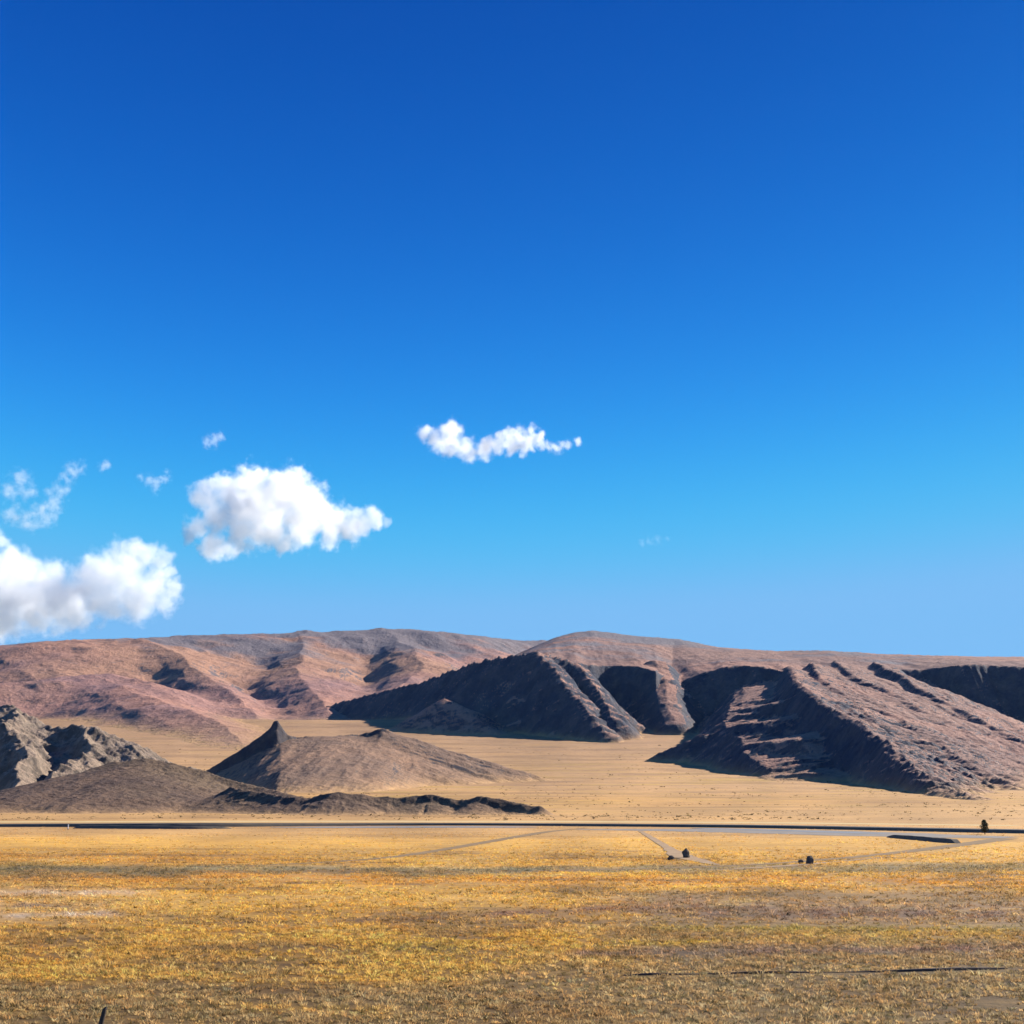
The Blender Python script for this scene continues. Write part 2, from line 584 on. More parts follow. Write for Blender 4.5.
# --- the nearer mountain with steep dark faces
def near_field(X, Y):
    # plateau whose brow breaks off into steep faces (crest depth and width scale set the brow)
    u = 512 + F * X / Y

    def table(rows):
        w = np.array([(r[0], *at(*r)[1:]) for r in rows])
        return np.interp(u, w[:, 0], w[:, 1]), np.interp(u, w[:, 0], w[:, 2])
    yc, zc = table([(380, 735, 4450), (450, 692, 4450), (500, 662, 4450), (530, 648, 4450), (556, 637, 4440), (575, 632, 4430), (592, 630, 4420), (620, 634, 4400), (650, 637, 4390), (680, 639, 4380),
                    (720, 647, 4300), (780, 651, 4150), (830, 650, 4050), (880, 654, 4000), (960, 656, 3980), (1050, 657, 3980), (1250, 664, 3900), (1700, 664, 3900)])
    yb, zb = table([(380, 745, 3600), (450, 700, 3500), (500, 672, 3420), (530, 657, 3330), (545, 656, 3290), (560, 661, 3300), (585, 664, 3350), (612, 665, 3380), (640, 667, 3350),
                    (655, 672, 3270), (672, 682, 3330), (690, 676, 3310), (720, 667, 3300), (745, 667, 3290), (770, 668, 3240), (800, 676, 3150), (830, 678, 3100), (865, 674, 3250),
                    (900, 670, 3480), (930, 668, 3440), (960, 665, 3380), (1024, 665, 3330), (1200, 668, 3200), (1700, 668, 3200)])
    yb = yb + 42 * fbm(X / 90, Y / 600, 4, 12)
    zb = zb + 7 * fbm(X / 60, Y / 600, 3, 15)
    f = np.clip((Y - yb) / (yc - yb), 0, 1)
    h = zb + (zc - zb) * f - .35 * np.maximum(Y - yc, 0)
    gul = fbm(X / 70, Y / 500, 4, 13, True)
    h = h - np.maximum(yb - Y, 0) * (1.12 + .0 * gul) - 16 * (.5 - .5 * gul) * sstep(0, 90, yb - Y) - 5 * (.5 - .5 * fbm(X / 160, Y / 160, 4, 14, True))
    R = 420
    # dark ridge of the middle, rising from the left
    h = smax(h, ridge(X, Y, [(262, 728, 4150), (290, 720, 3980), (312, 712, 3880), (342, 704, 3760), (385, 693, 3640), (420, 684, 3530), (450, 674, 3440), (490, 661, 3340), (520, 657, 3270), (537, 655, 3230)],
                      [(.6, 0)], [(1.05, 260), (.5, 0)], ribs=(12, 60), seed=12, warp=14, wlen=80, reach=R, jag=9), 8)
    # broad rocky nose falling from its top towards the viewer
    h = smax(h, ridge(X, Y, [(535, 655, 3240), (552, 669, 3120), (574, 698, 2960), (604, 734, 2790)],
                      [(.25, 30), (.85, 0)], [(.35, 12), (1.1, 0)], ribs=(26, 30), seed=13, warp=26, wlen=70, reach=R, jag=10), 6)
    h = smax(h, ridge(X, Y, [(548, 657, 3260), (575, 666, 3230), (598, 692, 3060), (612, 718, 2880)],
                      [(.3, 22), (1.0, 0)], [(.35, 12), (1.0, 0)], ribs=(24, 26), seed=14, warp=24, wlen=70, reach=R, jag=10), 6)
    # small pale toe under the dark ridge
    h = smax(h, ridge(X, Y, [(444, 699, 3140), (464, 709, 3075), (492, 728, 2980)],
                      [(.3, 40), (.6, 0)], [(.45, 20), (.6, 0)], ribs=(5, 30), seed=15, warp=8, wlen=50, reach=R), 5)
    # pale wedge between the two dark bowls
    h = smax(h, ridge(X, Y, [(657, 660, 3420), (663, 678, 3290), (670, 702, 3130), (675, 722, 3000)],
                      [(.25, 22), (.9, 0)], [(.25, 20), (1.0, 0)], ribs=(9, 40), seed=16, warp=14, wlen=50, reach=R), 6)
    # spur that comes down to the plain on the right
    h = smax(h, ridge(X, Y, [(790, 668, 3250), (799, 682, 2500), (808, 692, 2130), (832, 707, 1930), (868, 728, 1700), (903, 758, 1420), (940, 786, 1160), (985, 806, 930)],
                      [(.28, 60), (.34, 160), (.5, 0)], [(.4, 8), (1.1, 36), (.12, 80), (1.0, 0)], ribs=(11, 30), seed=17, warp=12, wlen=50, reach=R, jag=5), 6)
    # its side arm to the left: pale top, dark scarp below
    h = smax(h, ridge(X, Y, [(812, 691, 2240, 1.0), (790, 700, 2260, .95), (760, 711, 2270, .8), (735, 722, 2270, .6), (712, 733, 2270, .5)],
                      [(.17, 48), (1.2, 62), (.25, 0)], [(.30, 90), (.6, 0)], ribs=(5, 34), seed=18, warp=14, wlen=40, reach=R), 5)
    h = smax(h, ridge(X, Y, [(748, 728, 2200), (728, 731, 2190), (705, 735, 2180), (684, 742, 2190), (666, 750, 2200), (648, 760, 2190)],
                      [(1.2, 60), (.35, 0)], [(.30, 90), (.6, 0)], ribs=(7, 26), seed=28, warp=10, wlen=40, reach=R), 5)
    # parallel ribs right of the spur, riding on one broad slope
    gl, gr = [(.28, 70), (.24, 160), (.5, 0)], [(.5, 5), (1.0, 28), (.14, 120), (.8, 0)]
    h = smax(h, ridge(X, Y, [(812, 664, 3300), (822, 680, 2700), (846, 695, 2420), (888, 713, 2120), (930, 737, 1840), (975, 766, 1560), (1018, 789, 1320)],
                      gl, gr, seed=19, warp=16, wlen=140, reach=R, jag=4), 9)
    h = smax(h, ridge(X, Y, [(835, 662, 3500), (850, 672, 3100), (880, 688, 2750), (915, 707, 2450), (955, 729, 2160), (1000, 757, 1880), (1060, 785, 1560), (1130, 802, 1200)],
                      gl, [(.5, 5), (1.05, 36), (.14, 120), (.8, 0)], seed=20, warp=16, wlen=140, reach=R, jag=4), 9)
    h = smax(h, ridge(X, Y, [(875, 663, 3500), (895, 672, 3150), (925, 690, 2800), (966, 712, 2480), (1010, 734, 2220), (1080, 764, 1900), (1200, 795, 1400)],
                      [(.30, 30), (.9, 0)], gr, seed=21, warp=16, wlen=140, reach=R, jag=4), 9)
    # parallel runnels down the long slope on the right
    q = (X + .10 * Y) + 10 * fbm(X / 90, Y / 300, 3, 23)
    run = .65 * fbm(q / 62, Y / 900, 3, 24, True) + .35 * fbm(q / 19, Y / 500, 2, 25, True)
    h = h - 13 * np.clip(.5 - .5 * run, 0, 1) ** .8 * sstep(790, 850, u) * sstep(3500, 3100, Y)
    return h


m_near = rock_mat("brown_slope_shaded_rock", (.285, .165, .125), (.195, .115, .10), (.024, .033, .060), (.080, .070, .080), 1.0, .76, .84,  # steep rock colours darkened and blued to carry the shade of the faces
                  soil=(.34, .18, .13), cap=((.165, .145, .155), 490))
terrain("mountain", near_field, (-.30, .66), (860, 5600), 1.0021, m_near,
        "brown mountain with steep dark rock faces coloured in blue shade under its plateau edge", sink=1.5, k=9, detail=(1.9, 24), seed=200, bend=(15, 200), foot=4.5)


# --- hill in the middle
def mid_field(X, Y):
    u = 512 + F * X / Y
    w = np.array([(r[0], *at(*r[:3])[1:], r[3]) for r in [
        (170, 788, 1560, 0), (195, 779, 1560, 0), (205, 775, 1560, 6), (215, 768, 1560, 11), (235, 756, 1560, 14), (255, 743, 1560, 16), (267, 733, 1560, 15), (273, 728, 1560, 13),
        (276, 722, 1560, 13), (280, 721, 1560, 12), (284, 727, 1560, 9), (290, 735, 1565, 4), (300, 737, 1575, 0), (340, 736, 1600, 1), (365, 734, 1620, 2), (384, 729, 1620, 2),
        (393, 733, 1620, 4), (401, 743, 1620, 6), (430, 757, 1600, 7), (465, 771, 1580, 9), (490, 780, 1560, 7), (505, 785, 1550, 2), (530, 792, 1540, 0), (560, 800, 1540, 0)]])
    yc, zc, sc = (np.interp(u, w[:, 0], w[:, c]) for c in (1, 2, 3))
    uu = np.arange(60.0, 660.0)
    zb_ = np.interp(uu, w[:, 0], w[:, 2] - w[:, 3])
    ker = np.exp(-(np.arange(-60, 61) / 36.0) ** 2)
    zb_ = np.convolve(np.pad(zb_, 60, 'edge'), ker / ker.sum(), 'valid')
    zs = np.minimum(np.interp(u, uu, zb_), zc - .75 * sc)
    yc = yc + 7 * fbm(X / 30, X * 0, 3, 36)
    zc = zc + 1.0 * fbm(X / 9, X * 0 + 3, 3, 37)
    d = yc - Y
    run = fbm(X / 30, Y / 160, 4, 39, True)
    edge = 1.3 + .3 * fbm(X / 8, Y / 8, 2, 38)
    h = np.where(d > 0, zs - .17 * d, zc + .4 * d)
    h = np.maximum(h, zc - edge * np.abs(d))
    h = h - 4.0 * (.5 - .5 * run) * sstep(10, 60, d)
    h = smax(h, ridge(X, Y, [(384, 731, 1620), (376, 748, 1560), (358, 768, 1480), (350, 786, 1400)],
                      [(.22, 26), (.30, 0)], [(.3, 20), (.40, 0)], ribs=(4, 24), seed=32, warp=8, wlen=30), 6)
    return h


m_mid = rock_mat("tan_hill_turf", (.27, .160, .10), (.18, .115, .082), (.040, .038, .050), (.085, .066, .062), 2.2, .78, .86)
terrain("hill", mid_field, (-.36, .1), (1050, 2000), 1.0016, m_mid,
        "tan hill with a rocky summit in front of the dark mountain ridge", sink=.6, k=3, detail=(1.2, 26), seed=300, foot=5)


# --- rocky hill on the left
def left_field(X, Y):
    h = ridge(X, Y, [(-260, 735, 1250), (-120, 715, 1200), (-40, 712, 1180), (8, 709, 1160), (22, 716, 1150), (40, 728, 1150), (60, 732, 1140), (90, 729, 1130), (104, 731, 1120), (122, 744, 1110),
                     (140, 756, 1090), (165, 766, 1080), (190, 772, 1070), (235, 787, 1040)],
              [(.5, 0)], [(.55, 20), (.40, 0)], ribs=(10, 30), seed=41, warp=8, wlen=30)
    h = smax(h, ridge(X, Y, [(92, 729, 1130), (86, 750, 1060), (72, 772, 1000), (40, 797, 930)],
                      [(.5, 8), (.7, 0)], [(.5, 4), (1.1, 16), (.5, 0)], ribs=(5, 16), seed=42, warp=5, wlen=20), 2)
    h = smax(h, ridge(X, Y, [(10, 710, 1160), (20, 745, 1050), (25, 775, 970), (15, 798, 910)],
                      [(.5, 8), (.7, 0)], [(.5, 4), (1.1, 16), (.5, 0)], ribs=(5, 16), seed=43, warp=5, wlen=20), 2)
    return h


m_left = rock_mat("grey_crag_rock", (.29, .21, .15), (.21, .16, .125), (.105, .082, .066), (.25, .185, .135), 3.0, .66, .80)
terrain("rocky_hill", left_field, (-.62, -.14), (800, 1500), 1.0014, m_left,
        "grey craggy rock hill with steep gullies at the left edge", sink=.5, k=3, detail=(6, 26), seed=400, bend=(18, 60), foot=4)


# --- low dark mound in front
def mound_field(X, Y):
    h = ridge(X, Y, [(48, 803, 700), (62, 792, 705), (84, 776, 712), (110, 763, 720), (145, 759, 720), (175, 764, 715), (205, 772, 710), (235, 782, 700),
                     (262, 788, 690), (290, 795, 660), (310, 799, 640)],
              [(.5, 0)], [(.30, 14), (.18, 0)], ribs=(1.2, 16), seed=51, warp=3, wlen=20)
    h = smax(h, ridge(X, Y, [(230, 788, 640), (262, 793, 610), (285, 798, 590), (310, 798, 585), (335, 793, 580), (352, 794, 580), (375, 797, 580), (392, 798, 580), (410, 797, 580), (432, 795, 580), (448, 799, 578),
                             (465, 801, 575), (482, 797, 572), (500, 800, 570), (520, 804, 565), (541, 807, 560)],
                      [(.5, 0)], [(.55, 5), (.26, 0)], ribs=(2, 9), seed=52, warp=2, wlen=12), 1.5)
    return h


m_mound = rock_mat("dark_mound_scree", (.155, .095, .062), (.105, .068, .052), (.068, .048, .040), (.10, .068, .052), 5.0, .74, .86,
                   soil=(.15, .10, .062))
terrain("low_hill", mound_field, (-.45, .06), (430, 800), 1.0012, m_mound,
        "low dark brown mound stretching along the far side of the road", sink=.25, k=1.2, detail=(.8, 10), seed=500, bend=(2.5, 30), foot=1.2)


# ------------------------------------------------------------------ road, tracks, river bed
BARE = []          # bare strips that carry no grass


def bare(x, y):
    hit = np.zeros(x.shape, bool)
    for P, w in BARE:
        for i in range(len(P) - 1):
            d = P[i + 1] - P[i]
            t = np.clip(((x - P[i, 0]) * d[0] + (y - P[i, 1]) * d[1]) / (d @ d), 0, 1)
            dist = np.hypot(x - P[i, 0] - t * d[0], y - P[i, 1] - t * d[1])
            hit |= dist < .5 * (w[i] + t * (w[i + 1] - w[i]))
    return hit


def strip(name, pix, widths, z, mat, label, step=3.0, rough=.12, seed=0, y_wise=False):
    """flat irregular sheet following points of the plain"""
    P = np.array([on_ground(*p)[:2] for p in pix])
    seg = np.sqrt((np.diff(P, axis=0) ** 2).sum(1))
    s = np.concatenate([[0], np.cumsum(seg)])
    BARE.append((P, np.asarray(widths, float)))
    n = max(8, int(s[-1] / step))
    q = np.linspace(0, s[-1], n)
    cx, cy = np.interp(q, s, P[:, 0]), np.interp(q, s, P[:, 1])
    ker = np.ones(9) / 9
    cx = np.convolve(np.pad(cx, 4, 'edge'), ker, 'valid')
    cy = np.convolve(np.pad(cy, 4, 'edge'), ker, 'valid')
    w = np.interp(q, s, widths) * .5
    tx, ty = np.gradient(cx), np.gradient(cy)
    ln = np.sqrt(tx * tx + ty * ty) + 1e-9
    nx, ny = -ty / ln, tx / ln
    rows = []
    for k, sd in enumerate((-1, -.5, 0, .5, 1)):
        ww = w * sd * (1 + rough * fbm(q / 7, q * 0 + k, 3, seed + 300 + k))
        x, y = cx + nx * ww, cy + ny * ww
        rows.append(np.stack([x, y, ground_z(x, y) + z], -1))
    V = np.stack(rows, 1).reshape(-1, 3)
    me = np_mesh(name, V, grid_faces(n, 5)[:, ::-1])
    return link(name, me, mat, kind="structure", label=label)


def simple_mat(name, c1, c2, scale, rough=.95, bmp=.3, bd=.05, stretch=(1, 1, 1), spec=.1):
    m, t, b = new_mat(name)
    P = geo_pos(t).outputs["Position"]
    n = ntex(t, mapping(t, P, stretch), scale, 8, .65)
    t.links.new(mixc(t, ramp(t, n, ((.35, (0, 0, 0)), (.65, (1, 1, 1)))), c1, c2), b.inputs["Base Color"])
    b.inputs["Roughness"].default_value = rough
    b.inputs["Specular IOR Level"].default_value = spec
    bump(t, b, n, bmp, bd)
    return m


m_track = simple_mat("track_dust", (.36, .245, .15), (.25, .165, .09), .7)
m_dark_track = simple_mat("damp_track_soil", (.24, .155, .08), (.17, .12, .065), .3)
m_gravel = simple_mat("grey_gravel", (.25, .215, .185), (.17, .155, .14), .25)
m_water = simple_mat("shallow_water", (.12, .14, .15), (.20, .20, .19), .08, rough=.55, bmp=.15, bd=.1, stretch=(.4, 1, 1), spec=.5)

strip("gravel_bed", [(556, 829.5), (640, 830), (720, 830), (800, 832), (880, 834.5), (950, 837), (1040, 838)],
      [3, 16, 30, 32, 26, 18, 10], .03, m_gravel, "grey gravel river bed beside the far road", step=4, rough=.25, seed=1)
strip("river", [(250, 827.6), (330, 827.4), (420, 827), (520, 827), (556, 827.4)],
      [2, 12, 15, 12, 3], .035, m_water, "thin strip of shallow water below the far road", step=4, rough=.2, seed=2)
wt = strip("river", [(672, 828), (720, 828.4), (790, 831.0), (860, 833), (905, 834.6)],
           [1.5, 7, 5, 6, 1.5], .05, m_water, "shallow blue water channel in the grey gravel bed", step=4, rough=.2, seed=3)
strip("dirt_track", [(590, 827.8), (548, 831.5), (510, 838), (470, 845), (430, 852), (390, 858), (340, 862), (260, 866), (180, 868)],
      [1.5, 2.5, 2.5, 2.2, 2, 1.8, 1.5, 1.2, .6], .02, m_dark_track, "dark curving track from the far road towards the left", seed=4)
strip("dirt_track", [(640, 831), (655, 840), (668, 848), (682, 857), (720, 866)],
      [1.0, 1.3, 1.4, 3, .8], .05, m_track, "pale dusty track leading from the gravel bed to a dark boulder", rough=.5, step=1.5, seed=5)
strip("dirt_track", [(1010, 838), (960, 845), (905, 852), (850, 858), (800, 862), (740, 866), (690, 868), (600, 870), (500, 872)],
      [4, 3.5, 2.5, 2, 1.8, 1.6, 1.6, 1.4, 1], .02, m_dark_track, "long dark wheel track slanting across the plain below the gravel", seed=6)
strip("dirt_track", [(900, 855.5), (850, 861), (800, 865), (740, 869.5), (680, 872)],
      [.4, .9, 1.6, .9, .4], .025, m_track, "pale dusty verge along the slanting wheel track", seed=7)


def bank(name, pix, h, mat, label, top_w, top_mat=None, slope=1.0, step=2.0, rough=.1, seed=0, z0=0.0):
    """raised earth bank: cross-section of foot, shoulder, crown, shoulder, foot"""
    P = np.array([on_ground(*p)[:2] for p in pix])
    seg = np.sqrt((np.diff(P, axis=0) ** 2).sum(1))
    s = np.concatenate([[0], np.cumsum(seg)])
    n = int(s[-1] / step)
    q = np.linspace(0, s[-1], n)
    cx, cy = np.interp(q, s, P[:, 0]), np.interp(q, s, P[:, 1])
    ker = np.ones(15) / 15
    cx = np.convolve(np.pad(cx, 7, 'edge'), ker, 'valid')
    cy = np.convolve(np.pad(cy, 7, 'edge'), ker, 'valid')
    H = np.interp(q, s, h)
    tx, ty = np.gradient(cx), np.gradient(cy)
    ln = np.sqrt(tx * tx + ty * ty) + 1e-9
    nx, ny = -ty / ln, tx / ln
    rows = []
    prof = [(-1, -.05), (-.55, .5), (0, 1), (1, 1.0), (2, 1.0), (2.55, .5), (3, -.05)]
    for k, (o, hz) in enumerate(prof):
        if o <= 0:
            off = -top_w / 2 + o * H / slope
        elif o <= 2:
            off = -top_w / 2 + top_w * o / 2
        else:
            off = top_w / 2 + (o - 2) * H / slope
        off = off + rough * H * fbm(q / 5, q * 0 + 7 * k, 3, seed + 400)
        zz = H * hz + rough * .6 * H * fbm(q / 6, q * 0 + 3 * k, 3, seed + 420) * (hz > 0)
        x, y = cx + nx * off, cy + ny * off
        rows.append(np.stack([x, y, z0 + zz], -1))
    V = np.stack(rows, 1).reshape(-1, 3)
    Q = grid_faces(n, len(prof))[:, ::-1]
    me = np_mesh(name, V, Q, smooth=False)
    o = link(name, me, mat, kind="structure", label=label)
    if top_mat:
        me.materials.append(top_mat)
        mi = np.zeros(len(Q), dtype=np.int32)
        kk = np.arange(len(Q)) % (len(prof) - 1)
        mi[(kk == 2) | (kk == 3)] = 1
        me.polygons.foreach_set("material_index", mi)
    return o


m_bank = simple_mat("dark_roadside_gravel", (.10, .092, .078), (.15, .12, .085), .8)
m_asphalt = simple_mat("worn_asphalt", (.06, .06, .062), (.085, .083, .08), 1.5)
m_verge = simple_mat("pale_verge_grass", (.52, .40, .20), (.44, .31, .14), .2)
strip("verge", [(-200, 822.2), (0, 822), (300, 821.3), (560, 821.6), (760, 822.6), (1040, 826)], [16, 22, 24, 22, 18, 12], .02, m_verge,
      "pale bleached grass verge beyond the road", step=5, rough=.2, seed=8)
bank("road", [(-250, 827), (0, 826.6), (200, 826.8), (330, 825.6), (450, 825), (600, 826), (760, 827.6), (900, 830.4), (1024, 833.2), (1250, 836)],
     [.55, .6, .85, .55, .5, .55, .6, .6, .65, .65], m_bank, "dark asphalt road on a low gravel embankment crossing the plain", 7.5, m_asphalt, 1.0, seed=1)
bank("embankment", [(66, 828.6), (76, 828.4), (110, 828.6), (170, 829), (225, 828.8), (236, 828.4)], [.1, .6, .7, .6, .5, .1], m_bank,
     "steep dark earth bank below the road beside the white marker", 1.5, None, 1.0, 1.0, .2, seed=2)
bank("embankment", [(888, 837), (896, 838), (915, 839.5), (940, 842), (954, 843.2), (962, 843.6)], [.05, .55, .6, .65, .6, .05], m_bank,
     "short dark cut bank at the near edge of the gravel bed", 1.0, None, 1.2, .6, .25, seed=3)
BARE.append((np.array([on_ground(*p)[:2] for p in [(618, 977), (760, 974.8), (880, 973.4), (1012, 970.2)]]), np.array([.5, .5, .6, .6])))
m_rut = simple_mat("rut_soil", (.05, .036, .034), (.10, .07, .055), 3.0)
bank("rut", [(618, 975.5), (650, 975), (700, 974.2), (760, 973.2), (830, 972.4), (880, 972), (920, 971.2), (960, 970.2), (1012, 968.8)],
     [.02, .09, .02, .09, .015, .05, .10, .11, .04], m_rut, "long narrow dark wheel rut in the grass of the brown meadow", .12, None, 1.3, .12, .35, seed=4)


# ------------------------------------------------------------------ grass
def scatter(n, d0, d1, margin=.06, power=1.0):
    half = .366 + margin
    d = np.sqrt(d0 ** 2 + (d1 ** 2 - d0 ** 2) * RNG.random(n) ** power)
    x = (RNG.random(n) * 2 - 1) * half * d
    k = ~bare(x, d)
    return x[k], d[k]


def tufts(x, y, blades, h, rad_, w, lean, colmul=(1, 1, 1), jitter=.28, dark=.14):
    n = len(x)
    c0 = cover(x, y)
    N = n * blades
    bx, by = np.repeat(x, blades), np.repeat(y, blades)
    hh = np.repeat(h, blades) * (.55 + .6 * RNG.random(N))
    a = RNG.random(N) * 2 * math.pi
    rr = np.repeat(rad_, blades) * np.sqrt(RNG.random(N)) * .6
    ox, oy = rr * np.cos(a), rr * np.sin(a)
    a2 = a + RNG.normal(0, .6, N)
    le = np.repeat(rad_, blades) * lean * (.3 + RNG.random(N))
    ww = np.repeat(w, blades) * (.7 + .6 * RNG.random(N))
    pa = RNG.random(N) * 2 * math.pi
    wx, wy = ww * np.cos(pa) * .5, ww * np.sin(pa) * .5
    z0 = np.full(N, -.01)
    V = np.empty((N, 5, 3), dtype=np.float32)
    mx, my = bx + ox + le * .35 * np.cos(a2), by + oy + le * .35 * np.sin(a2)
    tx, ty = bx + ox + le * np.cos(a2), by + oy + le * np.sin(a2)
    V[:, 0] = np.stack([bx + ox - wx, by + oy - wy, z0], -1)
    V[:, 1] = np.stack([bx + ox + wx, by + oy + wy, z0], -1)
    V[:, 2] = np.stack([mx + wx * .9, my + wy * .9, hh * .6], -1)
    V[:, 3] = np.stack([mx - wx * .9, my - wy * .9, hh * .6], -1)
    V[:, 4] = np.stack([tx, ty, hh], -1)
    b = np.arange(N)[:, None] * 5
    T = np.concatenate([b + [0, 1, 2], b + [0, 2, 3], b + [3, 2, 4]], 0)
    tint = np.repeat(c0, blades, 0)
    tv = np.repeat(RNG.normal(1, jitter, n), blades)[:, None] * RNG.normal(1, .15, N)[:, None]
    hue = np.repeat(RNG.normal(0, .08, n), blades)
    tint = tint * 1.38 * np.clip(tv, .35, 1.7) * np.array(colmul) * np.stack([1 + hue, 1 + hue * 0, 1 - hue], -1)
    dk = np.repeat(RNG.random(n) < dark, blades)
    tint = np.where(dk[:, None], tint * np.array((.34, .38, .36)), tint)
    C = np.repeat(np.clip(tint, .02, .8), 5, 0)
    return V.reshape(-1, 3), T, C


def merge(parts):
    V, T, C, o = [], [], [], 0
    for v, t, c in parts:
        V.append(v), T.append(t + o), C.append(c)
        o += len(v)
    return np.vstack(V), np.vstack(T), np.vstack(C)


def grass_mat():
    m, t, b = new_mat("dry_grass")
    col = attr(t, "tint")
    t.links.new(col, b.inputs["Base Color"])
    tr = t.nodes.new("ShaderNodeBsdfTranslucent")
    t.links.new(col, tr.inputs[0])
    mx = t.nodes.new("ShaderNodeMixShader")
    mx.inputs[0].default_value = .5
    t.links.new(b.outputs[0], mx.inputs[1])
    t.links.new(tr.outputs[0], mx.inputs[2])
    t.links.new(mx.outputs[0], t.nodes["Material Output"].inputs[0])
    return m


def make_grass():
    parts = []
    # thick tussocks near the viewer
    x, y = scatter(36000, 36, 80)
    den = fbm(x / 6, y / 6, 3, 81)
    k = den + RNG.normal(0, .25, len(x)) > -.25
    x, y = x[k], y[k]
    n = len(x)
    s = RNG.lognormal(0, .35, n)
    parts.append(tufts(x, y, 12, .11 * s, .14 * s, np.full(n, .026), 1.0))
    x, y = scatter(56000, 80, 210)
    k = RNG.random(len(x)) > sstep(130, 215, y)
    x, y = x[k], y[k]
    den = fbm(x / 12, y / 14, 3, 82)
    k = den + RNG.normal(0, .25, len(x)) > -.22
    x, y = x[k], y[k]
    n = len(x)
    s = RNG.lognormal(0, .4, n)
    parts.append(tufts(x, y, 9, .12 * s, .22 * s, np.full(n, .048), 1.0, jitter=.2, dark=.09))
    x, y = scatter(30000, 140, 420)
    k = RNG.random(len(x)) > .25 + .75 * sstep(240, 420, y)
    x, y = x[k], y[k]
    den = fbm(x / 30, y / 40, 3, 83)
    k = den + RNG.normal(0, .25, len(x)) > 0.0
    x, y = x[k], y[k]
    n = len(x)
    s = RNG.lognormal(0, .4, n)
    parts.append(tufts(x, y, 6, .10 * s, .28 * s, np.full(n, .09), 1.0, jitter=.15, dark=.05))
    V, T, C = merge(parts)
    link("grass", np_mesh("grass", V, T, C, smooth=False), grass_mat(), kind="stuff",
         label="dry golden and olive grass tussocks covering the plain")


make_grass()


def make_scrub():
    n = 9000
    d = 440 * (2700 / 440) ** RNG.random(n)
    x = (RNG.random(n) * 2 - 1) * .43 * d
    k = fbm(x / 140, d / 220, 4, 85) + RNG.normal(0, .2, n) > .12
    x, d = x[k], d[k]
    n = len(x)
    z = ground_z(x, d)
    b = 7
    N = n * b
    s = np.repeat(RNG.lognormal(-.1, .4, n) * (.5 + d / 1800), b)
    a = RNG.random(N) * 2 * math.pi
    c = np.stack([np.repeat(x, b) + s * .5 * np.cos(a), np.repeat(d, b) + s * .5 * np.sin(a), np.repeat(z, b) + .22 * s * RNG.random(N)], -1)
    e = RNG.normal(0, .32, (N, 3, 3)) * s[:, None, None] * np.array((1, 1, .55))
    V = (c[:, None, :] + e).reshape(-1, 3)
    tint = np.repeat(np.array((.19, .135, .065)) * RNG.normal(1, .25, n)[:, None].clip(.4, 1.6), b * 3, 0)
    link("scrub", np_mesh("scrub", V, np.arange(3 * N).reshape(-1, 3), tint, smooth=False), bpy.data.materials["dry_grass"], kind="stuff",
         label="low dry scrub scattered over the gravel fan")


make_scrub()


# ------------------------------------------------------------------ small things
def lump(name, size, seed, mat, sub=3, jag=.28):
    import bmesh
    bm = bmesh.new()
    bmesh.ops.create_icosphere(bm, subdivisions=sub, radius=.5)
    from mathutils import Vector, noise as mn
    for v in bm.verts:
        p = v.co.normalized()
        k = 1 + jag * mn.noise(p * 1.6 + Vector((seed, 0, 0))) + jag * .5 * mn.noise(p * 4 + Vector((0, seed, 0)))
        v.co = Vector((p.x * k * size[0] * .5, p.y * k * size[1] * .5, max(p.z * k * size[2] * .62 + size[2] * .38, -.04)))
    me = bpy.data.meshes.new(name)
    bm.to_mesh(me)
    bm.free()
    return me


m_boulder = simple_mat("dark_boulder_rock", (.06, .05, .046), (.12, .10, .085), 3, bmp=.6, bd=.08)


def put(name, me, mat, px, py, label, cat, rot=0, group=None):
    o = link(name, me, mat, label=label, category=cat)
    p = on_ground(px, py)
    o.location = p
    o.rotation_euler.z = rot
    if group:
        o["group"] = group
    return o


put("boulder", lump("boulder", (.9, .8, 1.05), 3, 0), m_boulder, 686, 858, "largest dark boulder, upright, where the pale dusty track ends", "boulder", .4, "boulders on the plain")
put("boulder", lump("boulder", (.75, .6, .5), 8, 0), m_boulder, 671, 860, "low dark stone on the pale track beside the upright boulder", "boulder", .4, "boulders on the plain")
put("boulder", lump("boulder", (.9, .8, .85), 12, 0), m_boulder, 810, 864, "round dark boulder beside the slanting wheel track", "boulder", 1.4, "boulders on the plain")
put("boulder", lump("boulder", (.6, .5, .42), 17, 0), m_boulder, 801, 863.5, "smallest dark stone, just left of the round boulder", "boulder", 2.4, "boulders on the plain")


# leaning wooden post near the viewer
def empty(name, loc, label, cat, group=None):
    o = bpy.data.objects.new(name, None)
    COL.objects.link(o)
    o.location = loc
    o["label"], o["category"] = label, cat
    if group:
        o["group"] = group
    return o


def lathe(name, rings, seg=12, seed=0, jag=0.0):
    """rings: (x, y, z, radius)"""
    rg = np.random.default_rng(seed)
    V = []
    for x, y, z, r in rings:
        for k in range(seg):
            a = 2 * math.pi * k / seg
            rr = r * (1 + jag * rg.normal())
            V.append((x + rr * math.cos(a), y + rr * math.sin(a), z))
    n = len(rings)
    Q = []
    for i in range(n - 1):
        for k in range(seg):
            Q.append((i * seg + k, i * seg + (k + 1) % seg, (i + 1) * seg + (k + 1) % seg, (i + 1) * seg + k))
    me = bpy.data.meshes.new(name)
    me.from_pydata(V, [], Q + [tuple(range((n - 1) * seg, n * seg)), tuple(range(seg))[::-1]])
    me.update()
    return me


